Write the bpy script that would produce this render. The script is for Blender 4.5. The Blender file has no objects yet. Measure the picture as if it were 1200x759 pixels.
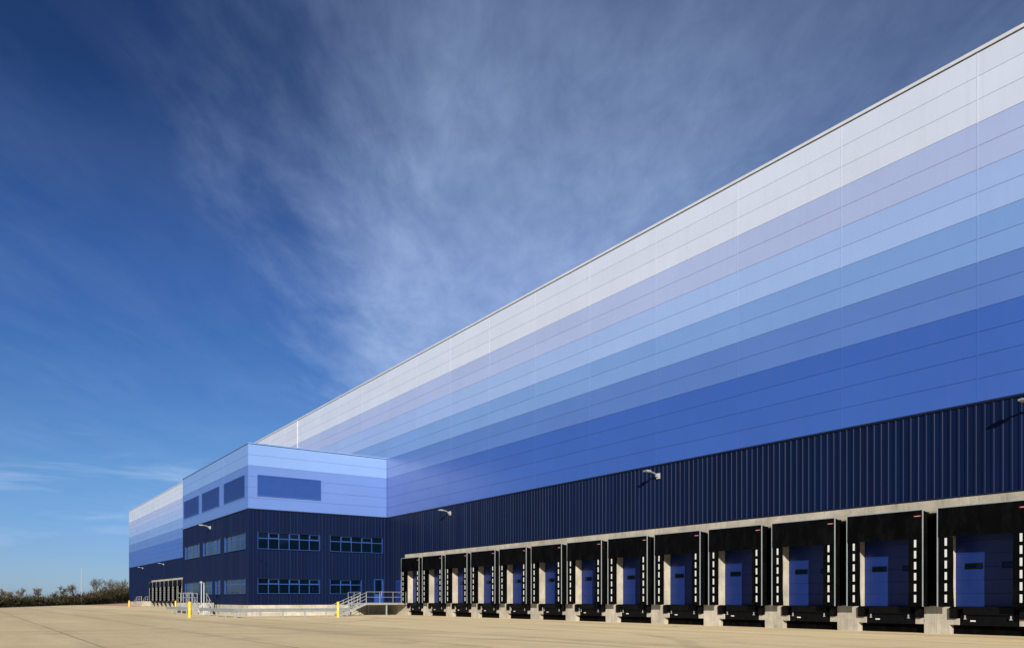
import bpy, math, random
from mathutils import Vector, Matrix
random.seed(7)
R = math.radians
scn = bpy.context.scene
C = scn.collection
# ---------------------------------------------------------------- frames
# building frame: local x runs along the facade to the right, local y into the building
DX = Vector((.5755, -.8178, 0)).normalized(); DY = Vector((.8178, .5755, 0)).normalized()
TH = math.atan2(DX.y, DX.x)
WALL = 37.3           # distance of the dock wall from the photographer
def W(x, y, z=0): return DX * x + DY * y + Vector((0, 0, z))

# ---------------------------------------------------------------- materials
def lin(c):
    return tuple(((v/255)/12.92 if v/255 <= .04045 else ((v/255+.055)/1.055)**2.4) for v in c) + (1,)
class NT:
    def __init__(s, nt): s.n = nt.nodes; s.l = nt.links
    def new(s, t, **k):
        o = s.n.new(t)
        for a, b in k.items():
            if a == 'ins':
                for i, v in b.items():
                    if hasattr(v, 'links'): s.l.new(v, o.inputs[i])
                    else: o.inputs[i].default_value = v
            else: setattr(o, a, b)
        return o
    def math(s, op, a, b=0, c=0, clamp=False):
        o = s.new('ShaderNodeMath', operation=op, use_clamp=clamp, ins={0: a, 1: b})
        if op in ('SMOOTH_MIN', 'MULTIPLY_ADD', 'COMPARE'):
            if hasattr(c, 'links'): s.l.new(c, o.inputs[2])
            else: o.inputs[2].default_value = c
        return o.outputs[0]
    def ramp(s, fac, stops, interp='LINEAR'):
        o = s.new('ShaderNodeValToRGB', ins={0: fac}); r = o.color_ramp; r.interpolation = interp
        while len(r.elements) < len(stops): r.elements.new(.5)
        for e, (p, c) in zip(r.elements, stops):
            e.position = p; e.color = c if len(c) == 4 else (*c, 1)
        return o.outputs[0]
    def mix(s, fac, a, b, blend='MIX'):
        o = s.new('ShaderNodeMix', data_type='RGBA', blend_type=blend)
        for i, v in ((0, fac), (6, a), (7, b)):
            if hasattr(v, 'links'): s.l.new(v, o.inputs[i])
            else: o.inputs[i].default_value = v
        return o.outputs[2]
    def noise(s, vec, scale, detail=3, rough=.5, dist=0):
        o = s.new('ShaderNodeTexNoise', ins={'Scale': scale, 'Detail': detail, 'Roughness': rough, 'Distortion': dist})
        s.l.new(vec, o.inputs['Vector']); return o.outputs[0]
    def mapping(s, vec, scale=(1, 1, 1), rot=(0, 0, 0)):
        o = s.new('ShaderNodeMapping'); s.l.new(vec, o.inputs[0])
        o.inputs['Scale'].default_value = scale; o.inputs['Rotation'].default_value = rot
        return o.outputs[0]
M = {}
def mat(name, col, rough=.5, metal=0, spec=.5, var=.08, vscale=1.5, bump=0, bscale=30, stretch=(1, 1, 1), panel=False, coat=0):
    m = bpy.data.materials.new(name); m.use_nodes = True; t = NT(m.node_tree)
    b = t.n['Principled BSDF']; c = col if len(col) == 4 else (*col, 1)
    tc = t.new('ShaderNodeTexCoord').outputs['Object']
    oi = t.new('ShaderNodeObjectInfo')
    va = t.new('ShaderNodeVectorMath', operation='ADD', ins={0: tc}); sc_ = t.math('MULTIPLY', oi.outputs['Random'], 37.)
    t.l.new(t.new('ShaderNodeCombineXYZ', ins={0: sc_, 1: sc_, 2: sc_}).outputs[0], va.inputs[1])
    v = t.mapping(va.outputs[0], stretch)
    n = t.noise(v, vscale, 4, .6)
    lo = tuple(x*(1-var) for x in c[:3]); hi = tuple(min(1, x*(1+var)) for x in c[:3])
    colr = t.ramp(n, [(.3, lo), (.7, hi)])
    if name in ('concrete', 'concrete_grey', 'door_blue', 'curtain', 'rubber', 'yellow', 'galv'):
        g = t.math('MULTIPLY_ADD', oi.outputs['Random'], .16, .92)
        colr = t.mix(1, colr, t.new('ShaderNodeCombineXYZ', ins={0: g, 1: g, 2: g}).outputs[0], 'MULTIPLY')
    if name in ('concrete', 'concrete_grey'):      # runs and scuffs
        run = t.noise(t.mapping(va.outputs[0], (3.5, 3.5, .35)), 1.6, 5, .65)
        colr = t.mix(t.math('MULTIPLY', t.ramp(run, [(.5, (0,)*3), (.72, (1,)*3)]), .38), colr, (.13, .115, .09, 1))
        scf = t.noise(va.outputs[0], 4.5, 4, .7)
        colr = t.mix(t.math('MULTIPLY', t.ramp(scf, [(.6, (0,)*3), (.68, (1,)*3)]), .3), colr, (.09, .085, .075, 1))
    if name in ('curtain', 'rubber'):              # road dust on the fabric
        du = t.noise(t.mapping(va.outputs[0], (1.5, 1.5, .5)), 1.8, 6, .65)
        colr = t.mix(t.math('MULTIPLY', t.ramp(du, [(.48, (0,)*3), (.75, (1,)*3)]), .035), colr, (.10, .095, .085, 1))
    if panel:
        sx = t.new('ShaderNodeSeparateXYZ', ins={0: tc})
        fx = t.math('FLOOR', t.math('DIVIDE', t.math('ADD', sx.outputs[0], 16.49), 6.65))
        fz = t.math('FLOOR', t.math('DIVIDE', t.math('SUBTRACT', sx.outputs[2], 10.49), 1.047))
        cv = t.new('ShaderNodeCombineXYZ', ins={0: fx, 1: fz, 2: t.math('FLOOR', sx.outputs[1])})
        wn = t.new('ShaderNodeTexWhiteNoise', noise_dimensions='3D'); t.l.new(cv.outputs[0], wn.inputs[0])
        f = t.math('MULTIPLY_ADD', wn.outputs[0], .05, .975)
        colr = t.mix(1, colr, t.new('ShaderNodeCombineXYZ', ins={0: f, 1: f, 2: f}).outputs[0], 'MULTIPLY')
        # faint rain streaks
        st = t.noise(t.mapping(tc, (2.2, 2.2, .12)), 1.3, 5, .6)
        colr = t.mix(t.math('MULTIPLY', t.ramp(st, [(.5, (0, 0, 0)), (.8, (1, 1, 1))]), .07), colr, (.12, .13, .15, 1))
    t.l.new(colr, b.inputs['Base Color'])
    b.inputs['Metallic'].default_value = metal; b.inputs['IOR'].default_value = 1.6 if name == 'glass' else 1.8 if panel else 1.5; b.inputs['Specular Tint'].default_value = (.15, .3, .55, 1) if name == 'glass' else (1, 1, 1, 1); b.inputs['Specular IOR Level'].default_value = spec
    rr = t.new('ShaderNodeMapRange', ins={0: t.noise(v, vscale*3, 3), 3: max(0, rough-.06), 4: min(1, rough+.06)})
    t.l.new(rr.outputs[0], b.inputs['Roughness'])
    if coat: b.inputs['Coat Weight'].default_value = coat; b.inputs['Coat Roughness'].default_value = .15
    if bump:
        bp = t.new('ShaderNodeBump', ins={'Strength': bump, 'Distance': .02})
        t.l.new(t.noise(tc, bscale, 5, .6), bp.inputs['Height']); t.l.new(bp.outputs[0], b.inputs['Normal'])
    M[name] = m; return m
BANDS = [('panel_white', (.46, .515, .635)), ('panel_lavender', (.29, .355, .58)), ('panel_pale_blue', (.235, .34, .61)),
         ('panel_light_blue', (.135, .245, .52)), ('panel_mid_blue', (.07, .145, .41)), ('panel_strong_blue', (.026, .082, .345))]
for n, c in BANDS: mat(n, c, rough=.38, var=.03, vscale=.25, panel=True, bump=.05, bscale=.8)
mat('panel_joint', (.05, .07, .14), rough=.6)
mat('navy', (.0017, .0066, .032), rough=.5, spec=.10, var=.18, vscale=.6, stretch=(1, 1, .15))
mat('navy_flashing', (.0035, .006, .02), rough=.5, spec=.3)
mat('coping_white', (.47, .49, .54), rough=.4)
mat('dark_gap', (.02, .016, .014), rough=.8)
mat('concrete', (.37, .335, .275), rough=.85, var=.24, vscale=.9, bump=.4, bscale=22, spec=.2)
mat('concrete_grey', (.36, .345, .31), rough=.9, var=.22, vscale=1.2, bump=.5, bscale=18, spec=.2)
mat('rubber', (.0014, .0014, .0016), rough=.7, spec=.03, var=.3, vscale=2, bump=.3, bscale=4)
mat('curtain', (.0014, .0014, .0018), rough=.6, spec=.04, var=.3, vscale=1.2, bump=.6, bscale=2.2)
mat('black_steel', (.003, .003, .0035), rough=.5, spec=.1, var=.4, vscale=4)
mat('alu', (.36, .39, .41), rough=.4, metal=.3, var=.1, vscale=2)
mat('edge_grey', (.24, .27, .29), rough=.5, var=.1, vscale=2)
mat('mark_white', (.55, .56, .56), rough=.5, var=.05)
mat('tag_red', (.36, .05, .05), rough=.5)
mat('tag_white', (.6, .58, .55), rough=.5)
mat('door_blue', (.0075, .023, .125), rough=.4, spec=.3, var=.07)
mat('louvre_blue', (.022, .066, .27), rough=.45, var=.05)
mat('louvre_back', (.012, .03, .12), rough=.6)
mat('frame_blue', (.015, .052, .21), rough=.35, var=.05)
mat('glass', (.001, .004, .010), rough=.03, spec=.6, var=.1)
mat('galv', (.34, .36, .36), rough=.42, metal=.35, var=.15, vscale=5)
mat('galv_grating', (.36, .37, .36), rough=.55, metal=.2, var=.2, vscale=12)
mat('yellow', (.72, .42, .01), rough=.4, var=.07, coat=.3)
mat('lamp_white', (.33, .34, .35), rough=.35)
mat('lens', (.35, .36, .38), rough=.2)
mat('hi_vis', (.2, .55, .06), rough=.5)
mat('roof_grey', (.3, .31, .33), rough=.7)
mat('bark', (.12, .085, .06), rough=.9, var=.3, vscale=3, spec=.1)
mat('twig', (.105, .09, .066), rough=.9, var=.3, vscale=.8, spec=.1)
mat('twig_dark', (.03, .022, .014), rough=.9, var=.4, vscale=.3, spec=.1)
mat('bramble_brown', (.045, .034, .017), rough=.9, var=.45, vscale=.25, spec=.1)
mat('bramble_green', (.024, .032, .012), rough=.9, var=.4, vscale=.3, spec=.1)

def ground_mats():
    # concrete yard
    m = bpy.data.materials.new('yard_concrete'); m.use_nodes = True; t = NT(m.node_tree); b = t.n['Principled BSDF']
    tc = t.new('ShaderNodeTexCoord').outputs['Object']; sx = t.new('ShaderNodeSeparateXYZ', ins={0: tc})
    X, Y = sx.outputs[0], sx.outputs[1]
    big = t.noise(t.mapping(tc, (.35, 1.0, 1)), .09, 4, .55)
    med = t.noise(t.mapping(tc, (.12, 1.0, 1)), .55, 5, .6)
    fine = t.noise(tc, 5, 6, .7)
    col = t.ramp(big, [(.3, (.56,.42,.225)), (.5, (.66,.51,.28)), (.7, (.74,.60,.35))])
    col = t.mix(.5, col, t.ramp(med, [(.3, (.48,.35,.18)), (.55, (.68,.54,.30)), (.8, (.78,.66,.42))]))
    col = t.mix(.28, col, t.ramp(fine, [(.3, (.46,.36,.2)), (.7, (.82,.70,.46))]))
    # slabs, each cast a little differently
    P = 5.25
    gy = t.math('DIVIDE', t.math('SUBTRACT', Y, 3.75), P); gx = t.math('DIVIDE', X, P)
    cell = t.new('ShaderNodeCombineXYZ', ins={0: t.math('FLOOR', t.math('DIVIDE', gx, 6)), 1: t.math('FLOOR', gy), 2: 0.})
    wn = t.new('ShaderNodeTexWhiteNoise', noise_dimensions='3D'); t.l.new(cell.outputs[0], wn.inputs[0])
    f = t.math('MULTIPLY_ADD', wn.outputs[0], .14, .95)
    col = t.mix(1, col, t.new('ShaderNodeCombineXYZ', ins={0: f, 1: f, 2: f}).outputs[0], 'MULTIPLY')
    def line(g, w):
        d = t.math('ABSOLUTE', t.math('SUBTRACT', t.math('FRACT', t.math('ADD', g, .5)), .5))
        return t.new('ShaderNodeMapRange', ins={0: t.math('MULTIPLY', d, P), 1: w*.5, 2: w, 3: 1., 4: 0.}).outputs[0]
    wob = t.math('MULTIPLY', t.math('SUBTRACT', t.noise(tc, .6, 2), .5), .012)
    l1 = line(t.math('ADD', gy, wob), .07); l2 = line(t.math('ADD', gx, wob), .035)
    stain = t.math('MULTIPLY', line(gy, .9), t.ramp(t.noise(tc, .5, 4), [(.4, (0, 0, 0)), (.65, (1, 1, 1))]))
    col = t.mix(t.math('MULTIPLY', stain, .28), col, (.33, .25, .15, 1))
    brk = t.ramp(t.noise(t.mapping(tc, (.12, .12, 1)), 1, 3), [(.42, (0, 0, 0)), (.55, (1, 1, 1))])
    col = t.mix(t.math('MULTIPLY', t.math('MAXIMUM', l1, t.math('MULTIPLY', l2, .45)), t.math('MULTIPLY_ADD', brk, .4, .2)), col, (.16, .12, .08, 1))
    # rubber streaks where lorries back up to the docks
    ap = t.new('ShaderNodeMapRange', ins={0: t.math('ADD', Y, t.math('MULTIPLY', big, 6)), 1: 17., 2: 27., 3: 1., 4: 1.19}).outputs[0]
    col = t.mix(1, col, t.new('ShaderNodeCombineXYZ', ins={0: ap, 1: ap, 2: ap}).outputs[0], 'MULTIPLY')
    tr = t.noise(t.mapping(tc, (.9, .06, 1), (0, 0, R(12))), 1.4, 5, .65)
    col = t.mix(t.math('MULTIPLY', t.ramp(tr, [(.56, (0, 0, 0)), (.75, (1, 1, 1))]), .25), col, (.3, .24, .16, 1))
    for cx, cy, rad, wd, k in ((-20, -6, 24, .5, .16), (-21, -6, 26.2, .5, .14), (-40, -2, 31, .45, .12), (-75, 2, 30, .6, .14), (10, -18, 40, .5, .12), (-120, -4, 36, .8, .12)):
        d = t.new('ShaderNodeVectorMath', operation='DISTANCE', ins={0: tc}); d.inputs[1].default_value = (cx, cy, 0)
        q = t.math('ABSOLUTE', t.math('SUBTRACT', t.math('ADD', d.outputs['Value'], t.math('MULTIPLY', big, 4)), rad+2))
        q = t.new('ShaderNodeMapRange', ins={0: q, 1: wd*.4, 2: wd, 3: k*2.2, 4: 0.}).outputs[0]
        col = t.mix(t.math('MULTIPLY', q, t.ramp(med, [(.4, (.1,)*3), (.6, (1,)*3)])), col, (.24, .19, .12, 1))
    sp = t.ramp(t.noise(tc, .33, 3, .4, .6), [(.66, (0,)*3), (.72, (1,)*3)])
    col = t.mix(t.math('MULTIPLY', sp, .22), col, (.30, .23, .14, 1))
    t.l.new(col, b.inputs['Base Color']); b.inputs['Roughness'].default_value = .88; b.inputs['Specular IOR Level'].default_value = .2
    bp = t.new('ShaderNodeBump', ins={'Strength': .35, 'Distance': .01}); t.l.new(t.noise(tc, 9, 6, .7), bp.inputs['Height'])
    t.l.new(bp.outputs[0], b.inputs['Normal']); M['yard'] = m
    for nm, cs in (('field', [(.3, (.05, .055, .022)), (.7, (.11, .09, .045))]), ('soil', [(.3, (.46, .27, .14)), (.7, (.62, .40, .24))])):
        m = bpy.data.materials.new(nm); m.use_nodes = True; t = NT(m.node_tree); b = t.n['Principled BSDF']
        tc = t.new('ShaderNodeTexCoord').outputs['Object']
        t.l.new(t.ramp(t.noise(tc, .35, 8, .7), cs), b.inputs['Base Color']); b.inputs['Roughness'].default_value = 1
        bp = t.new('ShaderNodeBump', ins={'Strength': .6, 'Distance': .1}); t.l.new(t.noise(tc, 2, 6), bp.inputs['Height'])
        t.l.new(bp.outputs[0], b.inputs['Normal']); M[nm] = m
ground_mats()

# ---------------------------------------------------------------- mesh builder
class MB:
    def __init__(s): s.v = []; s.f = []; s.m = []; s.names = []
    def mi(s, n):
        if n not in s.names: s.names.append(n)
        return s.names.index(n)
    def face(s, pts, m):
        i = len(s.v); s.v += [tuple(p) for p in pts]; s.f.append(tuple(range(i, i+len(pts)))); s.m.append(s.mi(m))
    def box(s, x0, x1, y0, y1, z0, z1, m, skip=''):
        i = len(s.v); k = s.mi(m)
        s.v += [(x, y, z) for z in (z0, z1) for x, y in ((x0, y0), (x1, y0), (x1, y1), (x0, y1))]
        F = {'b': (0, 3, 2, 1), 't': (4, 5, 6, 7), 'f': (0, 1, 5, 4), 'r': (1, 2, 6, 5), 'k': (2, 3, 7, 6), 'l': (3, 0, 4, 7)}
        for n, f in F.items():
            if n not in skip: s.f.append(tuple(i+a for a in f)); s.m.append(k)
    def prism(s, poly, ax, a, b, m):
        """poly of 2D points extruded along ax ('x','y','z') from a to b"""
        def P(p, t): return {'x': (t, p[0], p[1]), 'y': (p[0], t, p[1]), 'z': (p[0], p[1], t)}[ax]
        i = len(s.v); n = len(poly); k = s.mi(m)
        s.v += [P(p, a) for p in poly] + [P(p, b) for p in poly]
        s.f += [tuple(range(i, i+n))[::-1], tuple(range(i+n, i+2*n))] + [(i+j, i+(j+1) % n, i+n+(j+1) % n, i+n+j) for j in range(n)]
        s.m += [k]*(n+2)
    def tube(s, pts, r, m, n=8, cap=True):
        k = s.mi(m); pts = [Vector(p) for p in pts]; rs = r if isinstance(r, (list, tuple)) else [r]*len(pts)
        base = len(s.v)
        for j, p in enumerate(pts):
            d = (pts[min(j+1, len(pts)-1)] - pts[max(j-1, 0)]).normalized()
            a = d.cross(Vector((0, 0, 1)) if abs(d.z) < .9 else Vector((1, 0, 0))).normalized(); b = d.cross(a)
            for q in range(n):
                w = 2*math.pi*q/n; s.v.append(tuple(p + (a*math.cos(w) + b*math.sin(w))*rs[j]))
        for j in range(len(pts)-1):
            for q in range(n):
                s.f.append((base+j*n+q, base+j*n+(q+1) % n, base+(j+1)*n+(q+1) % n, base+(j+1)*n+q)); s.m.append(k)
        if cap:
            s.f += [tuple(base+q for q in range(n))[::-1], tuple(base+(len(pts)-1)*n+q for q in range(n))]; s.m += [k, k]
    def build(s, name, parent=None, loc=(0, 0, 0), smooth=False, rot=0):
        me = bpy.data.meshes.new(name); me.from_pydata(s.v, [], s.f)
        for n in s.names: me.materials.append(M[n])
        me.polygons.foreach_set('material_index', s.m)
        if smooth: me.polygons.foreach_set('use_smooth', [True]*len(s.f))
        me.update()
        o = bpy.data.objects.new(name, me); C.objects.link(o); o.location = loc; o.rotation_euler = (0, 0, rot)
        if parent: o.parent = parent
        if smooth and hasattr(me, 'set_sharp_from_angle'): me.set_sharp_from_angle(angle=R(40))
        return o
def thing(name, label, cat, loc, rz=0, group=None):
    o = bpy.data.objects.new(name, None); C.objects.link(o); o.empty_display_size = .3
    o.location = loc; o.rotation_euler = (0, 0, rz); tag(o, label, cat, group); return o
def tag(o, label, cat, group=None):
    o['label'] = label; o['category'] = cat
    if group: o['group'] = group
    return o
def copy_tree(o, parent=None):
    c = o.copy(); C.objects.link(c)
    if parent: c.parent = parent
    for ch in list(o.children): copy_tree(ch, c)
    return c

# cladding -------------------------------------------------------
def ribbed(mb, x0, x1, z0, z1, y, m, holes=(), pitch=.37, axis='x', sign=1):
    """trapezoid sheet facing -y; holes are (xa, xb, za, zb)"""
    prof = []; n = int(math.ceil((x1-x0)/pitch)); rnd = random.Random(int(x0*10))
    for k in range(n):
        a = x0+k*pitch; j = rnd.uniform(-.004, .004); d = .032+rnd.uniform(-.006, .006)
        prof += [(a+.02, 0), (a+.20+j, 0), (a+.235+j, -d), (a+.325, -d), (a+.355, 0)]
    prof = [(x0, 0)] + [p for p in prof if p[0] < x1] + [(x1, 0)]
    cuts = sorted({h[0] for h in holes} | {h[1] for h in holes})
    def yat(x):
        for (a, ya), (b, yb) in zip(prof, prof[1:]):
            if a <= x <= b: return ya + (yb-ya)*(x-a)/max(b-a, 1e-6)
        return 0
    xs = sorted(set([p[0] for p in prof] + [c for c in cuts if x0 < c < x1]))
    pts = [(x, dict(prof).get(x, None)) for x in xs]; pts = [(x, yy if yy is not None else yat(x)) for x, yy in pts]
    for (a, ya), (b, yb) in zip(pts, pts[1:]):
        mid = (a+b)/2; segs = [(z0, z1)]
        for h in holes:
            if h[0] < mid < h[1]:
                ns = []
                for s0, s1 in segs:
                    if h[3] <= s0 or h[2] >= s1: ns.append((s0, s1)); continue
                    if h[2] > s0: ns.append((s0, h[2]))
                    if h[3] < s1: ns.append((h[3], s1))
                segs = ns
        for s0, s1 in segs:
            mb.face([(a, y+ya, s0), (b, y+yb, s0), (b, y+yb, s1), (a, y+ya, s1)], m)
PH = 1.047
def panels(mb, edges, z0, rows, y, skipjoint=(), thick=None):
    """rows: material names bottom to top"""
    for a, b in zip(edges, edges[1:]):
        for r, m in enumerate(rows):
            mb.box(a+.012, b-.012, y, y+.04, z0+r*PH+.009, z0+(r+1)*PH-.009, m, skip='k')
        for r, m in enumerate(rows):
            if b != edges[-1]:
                mb.box(b-.035, b+.035, y-.005, y+.03, z0+r*PH, z0+(r+1)*PH-.004, m)
    mb.face([(edges[0], y+.03, z0), (edges[-1], y+.03, z0), (edges[-1], y+.03, z0+len(rows)*PH), (edges[0], y+.03, z0+len(rows)*PH)], 'panel_joint')

ZD = 10.49; ZT = ZD+15*PH         # top of dark cladding, top of panels
SR, SL = -30.0, 240.0             # ends of the warehouse along the wall
DEP = 110.0
wh = thing('warehouse', 'very long warehouse with banded white to blue upper walls and navy lower cladding', 'warehouse', W(0, WALL), TH)
rows = ['panel_strong_blue']*4 + ['panel_mid_blue']*2 + ['panel_light_blue']*2 + ['panel_pale_blue']*2 + ['panel_lavender']*2 + ['panel_white']*3
js = [16.49+6.65*k for k in range(-6, 34)]; js = [j if abs(j-102.9) > 1 else 104.3 for j in js]
edges = sorted([-SL] + [-j for j in js if SR+2 < j < SL-2] + [-SR])
mb = MB(); panels(mb, edges, ZD, rows, -.04); mb.box(-104.36, -104.24, -.1, 0, ZD, ZT, 'coping_white'); mb.build('upper_cladding', wh)
# lower cladding, with the two dock banks cut out
DOCK_W = 4.5; N1 = 13; N2 = 8
C1 = [-(16.05+4.5*k) for k in range(N1)]; B1 = (min(C1)-2.25, max(C1)+2.25+9)   # bank continues out of frame to the right
C1 += [-(16.05-4.5), -(16.05-9)]
C2 = [-(205.0-4.5*k) for k in range(N2)]; B2 = (min(C2)-2.25, max(C2)+2.25)
ZL0, ZL1 = 5.68, 6.28
mb = MB(); ribbed(mb, -SL, -SR, 1.06, ZD-.09, 0, 'navy', holes=[(B1[0], B1[1], 0, ZL1), (B2[0], B2[1], 0, ZL1)])
mb.build('lower_cladding', wh)
mb = MB()
mb.box(-SL, -SR, -.075, 0.02, ZD-.10, ZD-.004, 'navy_flashing')
for a, b in (B1, B2): mb.box(a-.02, b+.02, -.055, 0.0, ZL1+.002, ZL1+.07, 'navy_flashing')
mb.build('drip_flashing', wh)
mb = MB(); mb.box(-SL-.05, -SR+.05, -.10, .5, ZT+.05, ZT+.20, 'coping_white'); mb.box(-SL, -SR, -.02, .4, ZT-.02, ZT+.05, 'dark_gap'); mb.build('roof_coping', wh)
mb = MB(); mb.box(-SL+.01, -SR-.01, .12, DEP, ZT-.6, ZT-.05, 'roof_grey'); mb.build('roof', wh)
for nm, x0, x1 in (('end_wall', -SL, -SL+.2), ('end_wall', -SR-.2, -SR)):
    mb = MB(); mb.box(x0, x1, .05, DEP, 1.06, ZD, 'navy'); mb.box(x0, x1, .05, DEP, 0, 1.055, 'concrete')
    for r, m in enumerate(rows): mb.box(x0, x1, .05, DEP, ZD+r*PH+.005, ZD+(r+1)*PH-.005, m)
    mb.build(nm, wh)
mb = MB(); mb.box(-SL, -SR, DEP, DEP+.2, 0, ZT, 'navy'); mb.build('rear_wall', wh)
for a, b in ((-SL, B2[0]), (B2[1], B1[0]), (B1[1], -SR)):
    if b-a > .05: mb = MB(); mb.box(a, b, -.01, .3, 0, 1.06, 'concrete'); mb.build('plinth', wh)
for bank in (B1, B2):
    mb = MB(); n = int(round((bank[1]-bank[0])/9)); w = (bank[1]-bank[0])/n
    for k in range(n): mb.box(bank[0]+k*w+.008, bank[0]+(k+1)*w-.008, -.03, .25, ZL0, ZL1, 'concrete')
    mb.box(bank[0], bank[1], .25, .3, ZL0, ZL1, 'dark_gap'); mb.build('lintel', wh)

# dock bays ------------------------------------------------------
OW = 1.67
def dock(first_x):
    L = (first_x, 0, 0); parts = []
    # concrete surround: reveals, floor, half piers with corbels
    mb = MB()
    for s in (-1, 1):
        xa, xb = (s*OW, s*2.245); x0, x1 = min(xa, xb), max(xa, xb)
        mb.box(x0, x1, 0, .62, 1.27, ZL0-.004, 'concrete')
        mb.box(x0, x1, -.01, .62, 0, 1.266, 'concrete')
        c0, c1 = sorted((s*(OW-.002), s*(OW-.42))); mb.box(c0, c1, 0.0, .45, .44, .73, 'concrete')
    mb.box(-OW, OW, .62, .7, 0, ZL0-.01, 'dark_gap')
    parts.append(mb.build('dock_surround', wh, L))
    # sectional door
    mb = MB(); z = 1.275; k = 0
    while z < 5.1:
        mb.prism([(.586, z), (.578, z+.008), (.578, z+.597), (.586, z+.605), (.615, z+.605), (.615, z)], 'x', -OW+.01, OW-.01, 'door_blue'); 
        for q in range(1, 6): mb.box(-OW+.02, OW-.02, .574, .579, z+.1*q-.008, z+.1*q+.004, 'door_blue')
        z += .61
    door = mb.build('dock_door', wh, L); parts.append(door)
    for x in (-1.25, .32):
        mb = MB(); mb.box(x, x+.78, .560, .574, 3.0, 3.28, 'black_steel'); mb.box(x+.05, x+.73, .552, .561, 3.05, 3.23, 'glass'); mb.build('door_window', door)
    # shelter: sides, roof, aluminium nose profiles
    mb = MB()
    for s in (-1, 1):
        x0, x1 = sorted((s*1.86, s*1.905))
        mb.box(x0, x1, -.6, -.004, 1.27, 5.74, 'rubber')
        f0, f1 = sorted((s*1.90, s*2.24)); mb.box(f0, f1, -.03, -.013, 1.30, ZL0+.08, 'rubber')  # black plate added to darken the shaded gap between shelters
        g0, g1 = sorted((s*OW, s*1.86)); mb.box(g0, g1, -.03, -.013, 1.30, ZL0+.02, 'rubber')
    mb.prism([(-.6, 5.74), (0, 5.62), (0, 5.68), (-.6, 5.80)], 'x', -1.905, 1.905, 'rubber')
    shel = mb.build('dock_shelter', wh, L); parts.append(shel)
    mb = MB()
    for s in (-1, 1):
        x0, x1 = sorted((s*1.895, s*1.93)); mb.box(x0, x1, -.648, -.602, 1.27, 5.85, 'edge_grey')
    mb.box(-1.895, 1.895, -.648, -.602, 5.805, 5.85, 'edge_grey'); mb.build('edge_profile', shel)
    mb = MB(); nseg = 12
    prof = [(-1.884+3.768*i/nseg, -.63+.012*math.sin(i*1.9)) for i in range(nseg+1)]
    for (a, ya), (b, yb) in zip(prof, prof[1:]):
        mb.face([(a, ya-.015, 4.48), (b, yb-.015, 4.48), (b, -.63, 5.8), (a, -.63, 5.8)], 'curtain')
        mb.face([(b, yb+.0, 4.48), (a, ya+.0, 4.48), (a, -.61, 5.8), (b, -.61, 5.8)], 'curtain')
        mb.face([(a, ya-.015, 4.48), (a, ya, 4.48), (b, yb, 4.48), (b, yb-.015, 4.48)], 'curtain')
    mb.build('head_curtain', shel, smooth=True)
    for s in (-1, 1):
        mb = MB(); zs = [1.27, 2.2, 3.3, 4.47]; ins = [1.20, 1.235, 1.225, 1.25]
        for i in range(3):
            for dy in (0, .02):
                pts = [(s*1.884, -.6+dy, zs[i]), (s*ins[i], -.585+dy, zs[i]), (s*ins[i+1], -.585+dy, zs[i+1]), (s*1.884, -.6+dy, zs[i+1])]
                mb.face(pts if s < 0 else pts[::-1], 'curtain')
            mb.face([(s*ins[i], -.585, zs[i]), (s*ins[i], -.565, zs[i]), (s*ins[i+1], -.565, zs[i+1]), (s*ins[i+1], -.585, zs[i+1])], 'curtain')
        mb.face([(s*1.884, -.6, 1.27), (s*1.20, -.585, 1.27), (s*1.20, -.565, 1.27), (s*1.884, -.58, 1.27)], 'curtain')
        cu = mb.build('side_curtain', shel)
        mb = MB()
        for k in range(6): mb.box(s*1.55-.05, s*1.55+.05, -.612, -.603, 1.47+.52*k, 1.47+.52*k+.35, 'mark_white')
        mb.build('guide_marking', cu)
    mb = MB(); mb.box(1.50, 1.84, -.652, -.646, 5.505, 5.55, 'tag_red'); mb.box(1.56, 1.78, -.6545, -.652, 5.522, 5.534, 'tag_white'); mb.build('warning_tag', shel)
    # leveller in its pit, bumpers
    mb = MB()
    mb.box(-OW+.03, OW-.03, .02, .6, 1.16, 1.272, 'black_steel')
    mb.box(-1.05, 1.05, -.07, .018, .92, 1.25, 'black_steel')
    mb.box(-OW+.01, OW-.01, .50, .56, .0, 1.15, 'rubber')
    mb.box(-1.23, 1.23, .06, .12, .42, .95, 'black_steel')
    for x in (-.75, 0, .75): mb.tube([(x, .3, .5), (x, .02, .95)], .05, 'black_steel', 8)
    mb.box(-1.64, 1.64, .36, .5, .0, .40, 'rubber')
    lev = mb.build('dock_leveller', wh, L); parts.append(lev)
    for s in (-1, 1):
        mb = MB(); x0, x1 = sorted((s*1.28, s*1.62)); mb.box(x0, x1, -.13, .0, .735, 1.24, 'rubber'); mb.box(x0+.03, x1-.03, -.15, -.13, .78, 1.2, 'black_steel'); mb.build('bumper', lev)
        mb = MB(); x = s*.95
        mb.prism([(x-.07, .70), (x+.07, .70), (x+.03, .76), (x+.03, .88), (x-.03, .88), (x-.03, .76)], 'y', -.09, -.075, 'alu'); mb.build('lip_bracket', lev)
    mb = MB(); mb.box(-.78, -.56, .042, .058, .60, .66, 'tag_white');  mb.build('rating_plate', lev)
    return parts
proto = dock(C1[0])
for x in C1[1:] + C2:
    for p in proto:
        c = copy_tree(p, wh); c.location = (x, 0, 0)
        for k in c.children:       # fabric never hangs quite the same twice
            if k.name.startswith(('side_curtain', 'head_curtain')): k.location.y = random.uniform(-.012, .006)
            if k.name.startswith('side_curtain'): k.rotation_euler.y = random.uniform(-.003, .003)
for bank in (B1,):     # end return of the bank
    mb = MB(); mb.box(bank[0]-.12, bank[0], -.012, .2, 0, 1.27, 'concrete'); mb.build('dock_end_pier', wh)
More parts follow.
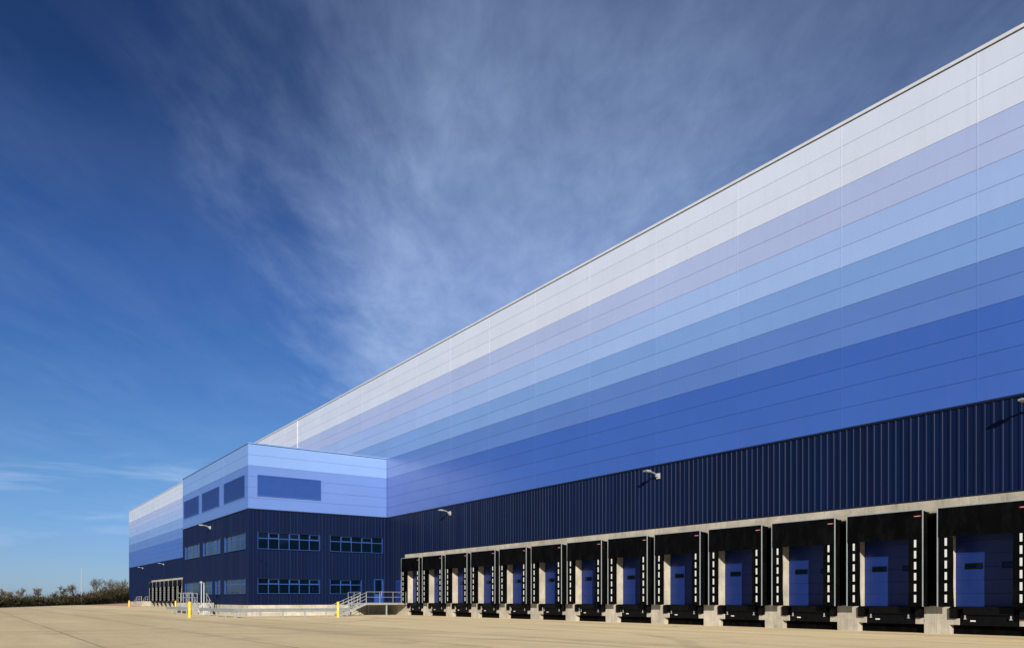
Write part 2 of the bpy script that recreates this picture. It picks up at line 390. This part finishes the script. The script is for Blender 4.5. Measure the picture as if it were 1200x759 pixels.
# narrow blue personnel door on the landing
mb = MB(); mb.box(-74.35, -73.25, -.06, .05, 1.27, 3.60, 'frame_blue'); mb.box(-74.27, -73.33, -.075, -.06, 1.30, 3.53, 'door_blue')
pd = mb.build('door', wh); mb = MB(); mb.tube([(-73.45, -.076, 2.25), (-73.45, -.12, 2.25), (-73.62, -.12, 2.25)], .012, 'alu', 6); mb.build('handle', pd)

# ---------------------------------------------------------------- office block
S0, S1, T0 = 76.5, 104.45, 22.42
BW, BD = S1-S0, WALL-T0            # length along the wall, projection
NB = 6
ob = thing('office_block', 'three storey office block with pale blue top and strip windows projecting from the warehouse', 'office building', W(-S0, T0), TH)
Zb = ZD+NB*PH
# local frame of the block: x from -BW (far) to 0 (near corner), y from 0 (front) to BD
brow = ['panel_mid_blue']*4 + ['panel_light_blue']*2
def side_root(name):      # frame whose local -y faces +x of the block: side face; local x runs 0..BD to the back
    return Matrix.Rotation(math.pi/2, 4, 'Z')
mb = MB(); panels(mb, [-BW, -BW+7.9, -BW+16.9, -7.9-.9, 0], ZD, brow, 0); mb.build('upper_cladding', ob)
mb = MB(); panels(mb, [0.0, 7.75, BD-.06], ZD, brow, 0); sc = mb.build('upper_cladding', ob, (0, 0, 0), rot=math.pi/2)
def loc_side(o): o.rotation_euler = (0, 0, math.pi/2)
zw = [(6.58, 8.24), (2.18, 3.68)]
fx = [(-(103.3-S0), -(95.9-S0)), (-(94.2-S0), -(86.9-S0)), (-(85.1-S0), -(77.5-S0))]
wf = [(a, b, *zw[0]) for a, b in fx] + [(*fx[0], *zw[1]), (*fx[2], *zw[1]), (fx[1][0], fx[1][0]+3.9, *zw[1]), (fx[1][1]-1.9, fx[1][1], *zw[1])]
t = lambda a: a-T0
ws = [(t(23.34), t(29.7), *zw[0]), (t(30.8), t(36.75), *zw[0]), (t(23.34), t(29.7), *zw[1]), (t(30.8), t(34.3), *zw[1])]
dr = (t(35.75), t(36.85), 1.27, 3.78)
mb = MB(); ribbed(mb, -BW+.1, -.3, 1.06, ZD-.09, .06, 'navy', wf); mb.build('lower_cladding', ob)
mb = MB(); ribbed(mb, .3, BD-.05, 1.06, ZD-.09, .06, 'navy', ws+[dr]); mb.build('lower_cladding', ob, rot=math.pi/2)
mb = MB(); mb.box(-.31, -.012, .012, .31, 1.06, ZD-.1, 'navy'); mb.build('corner_trim', ob)
mb = MB(); mb.box(-BW, -BW+.12, .01, .2, 1.06, ZD-.1, 'navy'); mb.build('corner_trim', ob)
mb = MB(); mb.box(-BW, .02, -.035, .2, ZD-.1, ZD-.003, 'navy_flashing'); mb.box(-.2, .035, .2, BD-.04, ZD-.1, ZD-.003, 'navy_flashing'); mb.build('drip_flashing', ob)
mb = MB(); mb.box(-BW-.02, .03, -.06, .3, Zb+.04, Zb+.13, 'panel_light_blue'); mb.box(-.3, .05, .3, BD-.05, Zb+.04, Zb+.13, 'panel_light_blue')
mb.box(-BW, 0.0, .0, .25, Zb-.02, Zb+.04, 'navy_flashing'); mb.box(-.25, 0.0, .25, BD-.05, Zb-.02, Zb+.04, 'navy_flashing')
mb.box(-BW, -BW+.3, .3, BD-.05, Zb+.04, Zb+.13, 'panel_light_blue'); mb.build('roof_coping', ob)
mb = MB(); mb.box(-BW+.05, -.3, .3, BD-.2, Zb-.5, Zb-.3, 'roof_grey'); mb.build('roof', ob)
mb = MB(); mb.box(-BW, -BW+.05, .1, BD-.05, 1.06, ZD, 'navy')
for r, m in enumerate(brow): mb.box(-BW, -BW+.05, .06, BD-.05, ZD+r*PH+.01, ZD+(r+1)*PH-.01, m)
mb.build('far_wall', ob)
mb = MB(); mb.box(-BW, 0, 0, .3, 0, 1.058, 'concrete'); mb.box(-BW, .10, -.10, 0, 0, .3, 'concrete_grey'); mb.build('plinth', ob)
mb = MB(); mb.box(-.301, 0, .3, BD-.02, 0, 1.058, 'concrete')
mb.box(0.0, .10, 0, BD-.3, 0, .3, 'concrete_grey'); mb.build('plinth', ob)
# dark box added inside, unseen, to block light behind the glass
mb = MB(); mb.box(-BW+.5, -.5, .45, BD-.2, 1.1, Zb-.6, 'dark_gap'); mb.build('light_blocker', ob)
def window(a, b, z0, z1, n, rot=0):
    mb = MB(); e = .045
    mb.box(a, a+e, .005, .26, z0, z1, 'frame_blue'); mb.box(b-e, b, .005, .26, z0, z1, 'frame_blue')
    mb.box(a+e, b-e, .0, .26, z0, z0+e, 'frame_blue'); mb.box(a+e, b-e, .012, .26, z1-e, z1, 'navy_flashing')
    zt = z0+(z1-z0)*.64; w = (b-a-2*e)/n
    mb.box(a+e, b-e, .13, .2, zt-.04, zt+.04, 'frame_blue')
    for k in range(1, n): mb.box(a+e+k*w-.035, a+e+k*w+.035, .128, .2, z0+e, z1-e, 'frame_blue')
    for k in range(n):
        if k % 2: # opening lights carry a second thinner frame
            x0, x1 = a+e+k*w+.045, a+e+(k+1)*w-.045
            mb.box(x0, x0+.04, .11, .17, zt+.04, z1-e, 'frame_blue'); mb.box(x1-.04, x1, .11, .17, zt+.04, z1-e, 'frame_blue')
            mb.box(x0+.04, x1-.04, .11, .17, z1-e-.06, z1-e, 'frame_blue'); mb.box(x0+.04, x1-.04, .11, .17, zt+.04, zt+.08, 'frame_blue')
    o = mb.build('window', ob, rot=rot)
    mb = MB()
    for k in range(n):
        x0, x1 = a+e+k*w+.03, a+e+(k+1)*w-.03; q = random.uniform(-.016, .016)
        for u0, u1 in ((z0+e*.5, zt-.02), (zt+.02, z1-e*.5)):
            mb.face([(x0, .165+q, u0), (x1, .165-q, u0), (x1, .165-q+q*.5, u1), (x0, .165+q*1.5, u1)], 'glass')
    mb.build('pane', o)
    mb = MB(); mb.box(a-.03, b+.03, -.05, .02, z0-.05, z0-.002, 'navy'); mb.build('sill', o)
for h in wf: window(*h, max(1, round((h[1]-h[0])/1.8)))
for h, n in zip(ws, (6, 5, 6, 3)): window(*h, n, rot=math.pi/2)
# landing door
a, b, z0, z1 = dr
mb = MB(); mb.box(a, a+.07, .0, .2, z0, z1, 'frame_blue'); mb.box(b-.07, b, .0, .2, z0, z1, 'frame_blue'); mb.box(a+.07, b-.07, .0, .2, z1-.08, z1, 'frame_blue')
mb.box(a+.07, b-.07, .10, .15, z0, z0+.95, 'frame_blue'); mb.box(a+.07, a+.17, .10, .15, z0+.95, z1-.08, 'frame_blue'); mb.box(b-.17, b-.07, .10, .15, z0+.95, z1-.08, 'frame_blue')
d = mb.build('door', ob, rot=math.pi/2)
mb = MB(); mb.face([(a+.17, .12, z0+.95), (b-.17, .12, z0+.95), (b-.17, .12, z1-.08), (a+.17, .12, z1-.08)], 'glass'); mb.build('pane', d)
mb = MB(); mb.tube([(b-.22, .1, 2.0), (b-.22, .04, 2.0), (b-.22, .04, 2.5), (b-.22, .1, 2.5)], .015, 'alu', 6); mb.build('handle', d)
def louvre(a, b, z0, z1, rot=0):
    mb = MB(); e = .06; y = -.05
    mb.box(a, b, y+.035, y+.045, z0, z1, 'louvre_back')
    mb.box(a, a+e, y-.02, y+.035, z0, z1, 'louvre_blue'); mb.box(b-e, b, y-.02, y+.035, z0, z1, 'louvre_blue')
    mb.box(a+e, b-e, y-.02, y+.035, z0, z0+e, 'louvre_blue'); mb.box(a+e, b-e, y-.02, y+.035, z1-e, z1, 'louvre_blue')
    z = z0+e
    while z < z1-e-.05:
        mb.face([(a+e, y-.015, z), (b-e, y-.015, z), (b-e, y+.03, z+.085), (a+e, y+.03, z+.085)], 'louvre_blue')
        mb.face([(a+e, y-.015, z), (a+e, y-.002, z-.003), (b-e, y-.002, z-.003), (b-e, y-.015, z)], 'louvre_blue'); z += .1
    mb.build('louvre', ob, rot=rot)
for a, b in ((fx[0][0]-.3, fx[0][1]), (fx[1][0]-.3, fx[1][1]), fx[2]): louvre(a, b, 11.72, 13.86)
louvre(t(23.3), t(29.78), 11.75, 13.83, math.pi/2)
mb = MB()
for x, z in ((1.25, 5.3), (1.75, 5.0)): mb.box(x-.08, x+.08, -.03, .06, z, z+.2, 'navy')
mb.build('vent_cowl', ob, rot=math.pi/2)

# ---------------------------------------------------------------- wall lamps
def wall_lamp(label, x, y, z):
    r = thing('wall_lamp', label, 'wall lamp', W(x, y, z), TH, 'wall lamps along the navy cladding')
    return r
def lamp_parts(r):
    mb = MB(); mb.box(-.13, .13, -.10, .0, -.2, .16, 'lamp_white'); mb.tube([(0, -.09, 0), (0, -.22, .02)], .11, 'lamp_white', 12); mb.build('bracket', r)
    mb = MB(); mb.tube([(0, -.2, .04), (0, -.45, .15), (0, -.75, .21), (0, -1.0, .21)], [.05, .045, .04, .04], 'galv', 8); mb.build('arm', r, smooth=True)
    mb = MB(); mb.prism([(-.80, .17), (-1.25, .16), (-1.30, .20), (-1.2, .27), (-.9, .28)], 'x', -.16, .16, 'galv')
    h = mb.build('lamp_head', r); mb = MB(); mb.box(-.13, .13, -1.2, -.86, .145, .165, 'lens'); mb.build('lens', h)
ZLm = 9.74
lamp0 = wall_lamp('curved arm wall lamp above the docks, nearest the right edge of the photo', -14.2, WALL, ZLm); lamp_parts(lamp0)
for lb, x, y, z in (('curved arm wall lamp over the middle of the near dock row', -36.2, WALL, ZLm),
                    ('curved arm wall lamp over the left end of the near dock row', -63.1, WALL, ZLm),
                    ('wall lamp on the left face of the projecting office block', -90.9, T0+.03, 9.7),
                    ('far wall lamp above the distant dock row beyond the office', -193, WALL, ZLm),
                    ('farthest wall lamp near the left end of the warehouse', -219, WALL, ZLm)):
    c = copy_tree(lamp0); c.location = W(x, y, z); c['label'] = lb

# ---------------------------------------------------------------- landing with stairs by the office side
def rail_run(mb, p, q, h=1.1, n=None, r=.024, mid=True, endloop=False):
    p, q = Vector(p), Vector(q); L = (q-p).length; n = n or max(1, round(L/1.6)); up = Vector((0, 0, h))
    mb.tube([p+up, q+up], r, 'galv', 6)
    if mid: mb.tube([p+up*.52, q+up*.52], r*.85, 'galv', 6)
    for k in range(n+1):
        a = p.lerp(q, k/n); mb.tube([a-Vector((0, 0, .05)), a+up], r*1.1, 'galv', 6)
def stairs(mb, x0, x1, ya, yb, z, n):
    """treads between x0..x1 rising from ya to yb"""
    for k in range(n):
        y0 = ya+(yb-ya)*k/n; y1 = ya+(yb-ya)*(k+1)/n; zz = z*(k+1)/(n+1)
        mb.box(x0, x1, min(y0, y1), max(y0, y1)+.02, zz-.045, zz, 'galv_grating')
# local frame: origin at the warehouse wall / office side corner on the ground
pl = thing('access_landing', 'galvanised steel landing on posts with stairs in the corner beside the office door', 'staircase', W(-S0, WALL), TH)
LX, LY = 4.75, -4.6
mb = MB(); mb.box(.11, LX, LY, -.14, 1.19, 1.27, 'galv_grating'); mb.box(.11, LX+.02, LY-.03, LY, 1.07, 1.275, 'galv'); mb.box(LX, LX+.03, LY, -.14, 1.07, 1.275, 'galv'); mb.build('deck', pl)
for x, y in ((LX-.12, LY+2.25), (.3, LY+.1), (.3, LY+2.25)):
    mb = MB(); mb.box(x-.06, x+.06, y-.06, y+.06, 0, 1.19, 'galv'); mb.box(x-.12, x+.12, y-.12, y+.12, .002, .02, 'galv'); mb.build('post', pl)
SX0, SX1, SY = LX-1.5, LX-.1, LY-2.75
mb = MB(); stairs(mb, SX0, SX1, SY, LY, 1.27, 7); mb.build('treads', pl)
mb = MB()
for x in (SX0-.02, SX1): mb.prism([(SY-.1, .0), (SY+.2, .0), (LY, 1.06), (LY, 1.3), (SY-.1, .18)], 'x', x, x+.02, 'galv')
mb.build('stringer', pl)
mb = MB()
for x in (SX0, SX1+.01):
    a = Vector((x, SY, .16)); b = Vector((x, LY, 1.3)); up = Vector((0, 0, 1.0)); top = b+up
    for fr in (1, .68, .36): mb.tube([a+up*fr, b+up*fr], .024, 'galv', 6)
    mb.tube([a+up, a+up+Vector((0, -.3, -.05)), a+Vector((0, -.3, .35)), a+up*.36], .024, 'galv', 6)
    for q in (0, .33, .66, 1): c = a.lerp(b, q); mb.tube([c-Vector((0, 0, .1)), c+up], .026, 'galv', 6)
mb.build('stair_rail', pl)
mb = MB(); rail_run(mb, (LX-.02, LY, 1.27), (LX-.02, -.2, 1.27), n=3); rail_run(mb, (.15, LY+.02, 1.27), (SX0-.1, LY+.02, 1.27), n=2); mb.build('railing', pl)

# ---------------------------------------------------------------- landing on the front of the office block
pf = thing('entrance_landing', 'raised concrete landing with galvanised railings before the office front face', 'staircase', W(-88.2, T0), TH)
# local: x from -8 to 3, y out to -2.6
mb = MB(); mb.box(-7.5, -.6, -2.5, -.12, 0, 1.24, 'concrete_grey'); mb.build('landing', pf)
mb = MB(); mb.prism([(-.595, .0), (1.9, .0), (-.595, 1.22)], 'y', -2.5, -2.3, 'concrete_grey')
for k in range(7): mb.box(-.595+k*.34, -.595+(k+1)*.34, -2.3, -1.0, 0, 1.24-.17*(k+1)+.02, 'concrete_grey')
mb.prism([(-.595, .0), (1.9, .0), (-.595, 1.22)], 'y', -1.0, -.8, 'concrete_grey'); mb.build('steps', pf)
mb = MB(); rail_run(mb, (-7.4, -2.4, 1.24), (-.65, -2.4, 1.24), n=5, r=.04)
rail_run(mb, (-7.4, -2.4, 1.24), (-7.4, -.3, 1.24), n=2, r=.04); mb.build('railing', pf)
mb = MB()
for y in (-2.4, -.9):
    mb.tube([(-.6, y, 2.3), (1.75, y, 1.12), (2.05, y, 1.0), (2.05, y, .6), (1.8, y, .55)], .03, 'galv', 6)
    for x, zt in ((-.55, 2.28), (.6, 1.7), (1.75, 1.12)): mb.tube([(x, y, zt-1.1), (x, y, zt)], .03, 'galv', 6)
    mb.tube([(-.6, y, 1.75), (1.75, y, .6)], .025, 'galv', 6)
mb.build('stair_rail', pf)
# tall signal post beside it
sp = thing('signal_post', 'slender tall post with a cross bar beside the office front railings', 'post', W(-83.6, 20.0), TH)
mb = MB(); mb.tube([(0, 0, 0), (0, 0, 3.3)], .045, 'galv', 8); mb.tube([(-1.1, 0, 0), (-1.1, 0, 3.3)], .045, 'galv', 8); mb.build('pole', sp)
mb = MB(); mb.tube([(-1.15, 0, 3.3), (.05, 0, 3.3)], .045, 'galv', 8); mb.build('cross_bar', sp)
mb = MB(); mb.box(-1.25, -.95, -.12, .05, 3.28, 3.5, 'lamp_white'); mb.build('fitting', sp)

# concrete far steps at the left end of the distant docks
ff = thing('dock_end_steps', 'distant concrete steps with curved railings left of the far dock row', 'staircase', W(-208.2, WALL), TH)
mb = MB(); mb.box(-7.5, 0, -2.2, -.05, 0, 1.2, 'concrete'); mb.build('landing', ff)
mb = MB()
for k in range(7): mb.box(-7.5-(k+1)*.5, -7.5-k*.5, -2.2, -.05, 0, 1.2-.17*(k+1), 'concrete')
mb.build('steps', ff)
mb = MB()
for y in (-2.15, -.2):
    mb.tube([(-.1, y, 1.2), (-.1, y, 2.35), (-6.5, y, 2.3), (-8.5, y, 1.8), (-11, y, .9)], .05, 'galv', 6)
    mb.tube([(-.1, y, 1.75), (-6.6, y, 1.7), (-11, y, .4)], .04, 'galv', 6)
    for x, z in ((-3.4, 1.2), (-6.5, 1.2), (-9, .6)): mb.tube([(x, y, z), (x, y, z+1.1)], .045, 'galv', 6)
mb.build('railing', ff)

# ---------------------------------------------------------------- guard rails
def guard(label, x0, y0, x1, y1, n):
    a, b = W(x0, y0), W(x1, y1); v = b-a; rz = math.atan2(v.y, v.x); L = v.length
    g = thing('guard_rail', label, 'guard rail', a, rz, 'guard rails around the office block')
    mb = MB(); z = .50; h = .31
    prof = [(0, z), (-.0, z+.03), (-.07, z+.06), (-.07, z+.10), (0, z+.14), (0, z+.17), (-.07, z+.21), (-.07, z+.25), (0, z+.28), (0, z+.31), (.01, z+.31), (.01, z)]
    mb.prism(prof, 'x', -.1, L+.1, 'galv'); mb.build('rail_beam', g)
    for k in range(n):
        x = .15+(L-.3)*k/(n-1); mb = MB(); mb.box(x-.05, x+.05, .012, .11, 0, .78, 'galv'); mb.box(x-.08, x+.08, -.0, .16, .002, .02, 'galv'); mb.build('post', g)
    return g
guard('long galvanised guard rail along the office side face', -69.4, 19.2, -69.9, 30.0, 6)
guard('short guard rail between office corner and front landing', -81.5, 19.15, -69.5, 19.15, 5)
guard('guard rail beyond the front landing towards the far docks', -97.5, 19.15, -87.5, 19.15, 5)

# ---------------------------------------------------------------- bollards
def bollard(label, X, Y, h, r):
    g = thing('bollard', label, 'bollard', (X, Y, 0), 0, 'yellow bollards at the yard edge')
    mb = MB(); mb.tube([(0, 0, 0), (0, 0, h-.06), (0, 0, h-.02), (0, 0, h)], [r, r, r*.8, r*.4], 'yellow', 16); mb.build('post', g, smooth=True)
    mb = MB(); mb.tube([(0, 0, .002), (0, 0, .03)], r*1.6, 'concrete_grey', 16); mb.build('footing', g)
bollard('yellow bollard at the foot of the steel stairs', -15.6, 69.5, 1.42, .125)
bollard('yellow bollard in front of the office front railings, largest on the left', -28.2, 67.8, 1.43, .14)
bollard('small yellow bollard at the right end of the distant docks', -57.3, 132, 1.4, .15)
bollard('tiny yellow bollard by the far left corner of the warehouse', -83.5, 169, 1.4, .16)

# ---------------------------------------------------------------- lamp post
lp = thing('lamp_post', 'tall pale lamp post standing alone at the far yard edge', 'lamp post', ((95.3-600)/908*236, 236, 0), 0)
mb = MB(); mb.tube([(0, 0, 0), (0, 0, 1.3)], .24, 'lamp_white', 12); mb.build('base', lp)
mb = MB(); mb.tube([(0, 0, 1.3), (0, 0, 11.2)], [.12, .05], 'lamp_white', 10); mb.build('pole', lp)
mb = MB(); mb.box(-.4, .4, -.03, .03, 11.15, 11.2, 'galv'); mb.box(-.6, -.25, -.1, .1, 11.18, 11.26, 'galv'); mb.box(.25, .6, -.1, .1, 11.18, 11.26, 'galv'); mb.build('lamp_head', lp)

# ---------------------------------------------------------------- trees
def tree(label, px, Y, ypx, spread=.5, seed=0, lean=0):
    rnd = random.Random(seed); H = 1.6+(702-ypx)*Y/908
    X = (px-600)/908*Y
    g = thing('bare_tree', label, 'tree', (X, Y, 0), rnd.uniform(0, 6), 'bare winter trees behind the hedge')
    trunk = MB(); crown = MB()
    def grow(p, d, L, r, lev):
        q = p+d*L; mid = p+d*L*.5+Vector((rnd.uniform(-1, 1), rnd.uniform(-1, 1), 0))*L*.06
        (trunk if lev < 2 else crown).tube([p, mid, q], [r, r*.85, r*.7], 'bark' if lev < 3 else 'twig', 6 if lev < 2 else 3, cap=False)
        if lev >= 5: return
        nb = 3 if lev < 4 else 4
        for k in range(nb+(lev == 0)*2):
            ax = Vector((rnd.gauss(0, 1), rnd.gauss(0, 1), rnd.gauss(0, .5))).normalized()
            nd = (d+ax*rnd.uniform(.45, .95)*1.15+Vector((0, 0, .18))).normalized()
            f = rnd.uniform(.35, 1) if lev else rnd.uniform(.6, 1)
            grow(p+d*L*f, nd, L*rnd.uniform(.6, .82), max(r*.58, .022), lev+1)
    grow(Vector((0, 0, 0)), Vector((rnd.uniform(-.06, .06), 0, 1)).normalized(), H*.34, H*.026, 0)
    # fit the grown height to the wanted one
    top = max(v[2] for v in crown.v); k = H/top
    rad = sorted(math.hypot(v[0], v[1]) for v in crown.v)[int(len(crown.v)*.93)]; kx = spread*.62*Y/908/rad
    for m_ in (trunk, crown): m_.v = [(x*kx*min(1, .5+z*k/H*.6), y*kx*min(1, .5+z*k/H*.6), z*k) for x, y, z in m_.v]
    trunk.build('trunk', g); crown.build('crown', g)
TR = [('bare tree at the extreme left edge of the photo', 1, 192, 688, 11), ('round bare tree second from the left edge', 24, 200, 687, 10),
      ('small round bare tree left of the gap in the hedge line', 45, 206, 687.5, 10),
      ('small bare tree sloping away left of the low twig tree', 12, 215, 691.5, 8),
      ('forked bare tree just right of the hedge gap', 72, 215, 685, 13), ('tallest round bare tree immediately left of the lamp post', 87, 220, 682, 14),
      ('slender bare tree first to the right of the lamp post', 113, 300, 674.5, 13), ('thin bare tree between two slender ones right of the lamp post', 121, 330, 678, 8),
      ('wide bare tree nearer the warehouse', 132, 350, 676.5, 18), ('bare tree closest to the warehouse corner', 144, 370, 675.5, 16),
      ('stubby bare tree behind the hedge left of the forked tree', 63, 212, 693, 7)]
for i, (lb, px, Y, yy, sp_) in enumerate(TR): tree(lb, px, Y, yy, sp_, 11+i)

# hedge: one overgrown mass along the field boundary
def hedge():
    rnd = random.Random(5); mb = MB()
    A = [(-40, 140, 3.0), (0, 163, 2.8), (40, 192, 2.6), (52, 202, 2.1), (62, 208, 2.7), (100, 246, 3.8), (125, 310, 6.4), (140, 370, 8.2), (152, 440, 9.5), (170, 560, 11)]
    P = [Vector(((px-600)/908*Y, Y, h)) for px, Y, h in A]
    for i in range(len(P)-1):
        a, b = P[i], P[i+1]; L = (Vector((b.x, b.y))-Vector((a.x, a.y))).length; n = int(L*75*(1 if i < 6 else .9))
        sz = a.y/900
        for k in range(n):
            f = rnd.random(); c = a.lerp(b, f); s = f*L+i*37
            hh = c.z*(.68+.13*math.sin(s*.33)+.10*math.sin(s*.93+1)+.08*math.sin(s*2.3+2))
            u = rnd.random(); z = hh*u**.8*rnd.uniform(.8, 1.12)
            p = Vector((c.x+rnd.gauss(0, 1.3), c.y+rnd.gauss(0, 1.6), max(0.05, z)))
            if u > .7:  # twig
                d = Vector((rnd.gauss(0, .5), rnd.gauss(0, .5), 1)).normalized(); ln = rnd.uniform(.4, 1.3)*(1+sz*2); w = .03+.05*sz*2
                sd = d.cross(Vector((rnd.random(), rnd.random(), .1))).normalized()*w
                mb.face([p-sd, p+sd, p+d*ln], rnd.choice(('twig_dark', 'bramble_brown', 'twig')))
            r = rnd.uniform(.14, .36)*(1+sz*2)
            q = [p+Vector((rnd.uniform(-1, 1), rnd.uniform(-1, 1), rnd.uniform(-1, 1)))*r for _ in range(3)]
            for v in q: v.z = max(v.z, .0)
            mb.face(q, rnd.choice(('twig_dark', 'bramble_brown', 'bramble_green', 'twig_dark') if math.sin(s*.11)+rnd.uniform(-1, 1) > 0 else ('bramble_brown', 'bramble_green', 'bramble_brown')))
    o = mb.build('hedge'); o['kind'] = 'stuff'; tag(o, 'long overgrown brown hedge along the far edge of the yard', 'hedge')
hedge()

# ---------------------------------------------------------------- ground
def sheet(name, poly, z, m, frame=False):
    mb = MB()
    if frame:     # coordinates in the building frame so slab joints follow the walls
        mb.face([(p[0]*DX.x+p[1]*DX.y, p[0]*DY.x+p[1]*DY.y, z) for p in poly], m)
        o = mb.build(name); o.rotation_euler = (0, 0, TH)
    else:
        mb.face([(p[0], p[1], z) for p in poly], m); o = mb.build(name)
    o['kind'] = 'structure'; return o
sheet('ground', [(-2500, -400), (2500, -400), (2500, 6000), (-2500, 6000)], -.02, 'field')
sheet('soil_strip', [(-75, 150), (-70, 260), (-150, 420), (-250, 560), (-232, 470), (-132, 236), (-118, 205)], -.012, 'soil')
yp = [(-104, 160), (-129, 228), (-112, 208), (-87, 180), (-88.5, 190), (62, -20), (70, -90), (-200, -90), (-200, 60), (-170, 110), (-118, 146)]
sheet('yard', yp, 0, 'yard', frame=True)

# ---------------------------------------------------------------- world, sun, camera
w = bpy.data.worlds.new('World'); scn.world = w; w.use_nodes = True; t_ = NT(w.node_tree)
bg = t_.n['Background']
EL = R(18.5)
sky = t_.new('ShaderNodeTexSky', sky_type='NISHITA', sun_disc=False, sun_elevation=EL, sun_rotation=R(180), air_density=1.0, dust_density=.3, ozone_density=4)
dirv = t_.new('ShaderNodeTexCoord').outputs['Generated']
sx = t_.new('ShaderNodeSeparateXYZ', ins={0: dirv}); zc = t_.math('MAXIMUM', sx.outputs[2], .03)
px_, py_ = t_.math('DIVIDE', sx.outputs[0], zc), t_.math('DIVIDE', sx.outputs[1], zc)
pv = t_.new('ShaderNodeCombineXYZ', ins={0: px_, 1: py_, 2: 0.}).outputs[0]
warp = t_.noise(t_.mapping(pv, (.8, .8, 1)), .6, 2)
pv2 = t_.new('ShaderNodeCombineXYZ', ins={0: t_.math('MULTIPLY_ADD', warp, .35, px_), 1: py_, 2: 0.}).outputs[0]
fib = t_.noise(t_.mapping(pv2, (2.3, .75, 1), (0, 0, R(10))), 1.5, 10, .60, .25)
fine = t_.noise(t_.mapping(pv2, (7, 3.2, 1), (0, 0, R(24))), 1.6, 8, .66, .3)
puff = t_.noise(t_.mapping(pv2, (1.5, .9, 1), (0, 0, R(8))), 1.3, 4, .5, .2)
edge = t_.math('ADD', t_.math('MULTIPLY_ADD', t_.math('MINIMUM', py_, 5), .17, t_.math('SUBTRACT', px_, .32)), t_.math('MULTIPLY', t_.math('SUBTRACT', fib, .5), .75))
dx_ = t_.new('ShaderNodeMapRange', interpolation_type='SMOOTHSTEP', ins={0: edge, 1: -.76, 2: -.14, 3: .02, 4: 1.}).outputs[0]
zf = t_.ramp(sx.outputs[2], [(0, (.5,)*3), (.12, (.8,)*3), (.2, (1.2,)*3), (.32, (1.15,)*3), (.47, (1.0,)*3), (.56, (.80,)*3), (.64, (.5,)*3)])
veil = t_.math('MULTIPLY', t_.math('MULTIPLY', t_.ramp(puff, [(.25, (.74,)*3), (.7, (.97,)*3)]), dx_), .40)
fb = t_.math('MULTIPLY', t_.math('MULTIPLY', t_.ramp(fib, [(.38, (0,)*3), (.70, (1,)*3)]), t_.ramp(puff, [(.3, (.4,)*3), (.6, (1,)*3)])), t_.math('MULTIPLY_ADD', dx_, .05, .05))
fn = t_.ramp(fine, [(.3, (.78,)*3), (.7, (1.14,)*3)])
rf = t_.new('ShaderNodeMapRange', interpolation_type='SMOOTHSTEP', ins={0: px_, 1: .25, 2: .8, 3: 1., 4: .5}).outputs[0]
cl = t_.math('MULTIPLY', t_.math('MULTIPLY', t_.math('ADD', veil, fb), fn), t_.math('MULTIPLY', zf, rf), clamp=True)
# low wisps near the horizon on the left
lw = t_.noise(t_.mapping(dirv, (3.2, 3.2, 26), (R(4), R(-7), 0)), 1.3, 6, .6, .3)
lwm = t_.ramp(sx.outputs[2], [(.0, (.0,)*3), (.06, (.4,)*3), (.14, (1,)*3), (.2, (.0,)*3)])
cl = t_.math('MAXIMUM', cl, t_.math('MULTIPLY', t_.math('MULTIPLY', t_.ramp(lw, [(.48, (0,)*3), (.68, (1,)*3)]), lwm), .42))
el = t_.ramp(sx.outputs[2], [(0, (.43, .60, 1.0)), (.05, (.41, .53, .85)), (.145, (.40, .54, .74)), (.28, (.29, .45, .71)), (.37, (.26, .40, .68)), (.52, (.14, .235, .42)), (.62, (.13, .22, .40)), (1, (.2, .25, .4))])
skc = t_.mix(1, sky.outputs[0], el, 'MULTIPLY')
cc = t_.ramp(sx.outputs[2], [(.1, (.62, .76, 1)), (.5, (.50, .67, 1.0))])
skc = t_.mix(cl, skc, t_.mix(1, cc, (8.2, 8.2, 8.2, 1), 'MULTIPLY'))
t_.l.new(skc, bg.inputs[0]); bg.inputs[1].default_value = .09

sd = bpy.data.lights.new('sun', 'SUN'); sd.energy = 5; sd.angle = R(.53); sd.color = (1, .93, .80)
so = bpy.data.objects.new('sun', sd); C.objects.link(so)
to_sun = Vector((.0, -math.cos(EL), math.sin(EL))); so.rotation_euler = to_sun.to_track_quat('Z', 'Y').to_euler(); so.location = (0, -50, 60)

cam = bpy.data.cameras.new('camera'); co = bpy.data.objects.new('camera', cam); C.objects.link(co)
co.location = (0, 0, 1.6); co.rotation_euler = (R(90), 0, 0); cam.sensor_width = 36; cam.lens = 908/1200*36
cam.shift_y = (702-379.5)/1200; cam.clip_end = 9000; cam.clip_start = .1; scn.camera = co
scn.view_settings.view_transform = 'Standard'; scn.view_settings.look = 'None'; scn.view_settings.gamma = 1
scn.view_settings.exposure = .45
scn.render.engine = 'CYCLES'
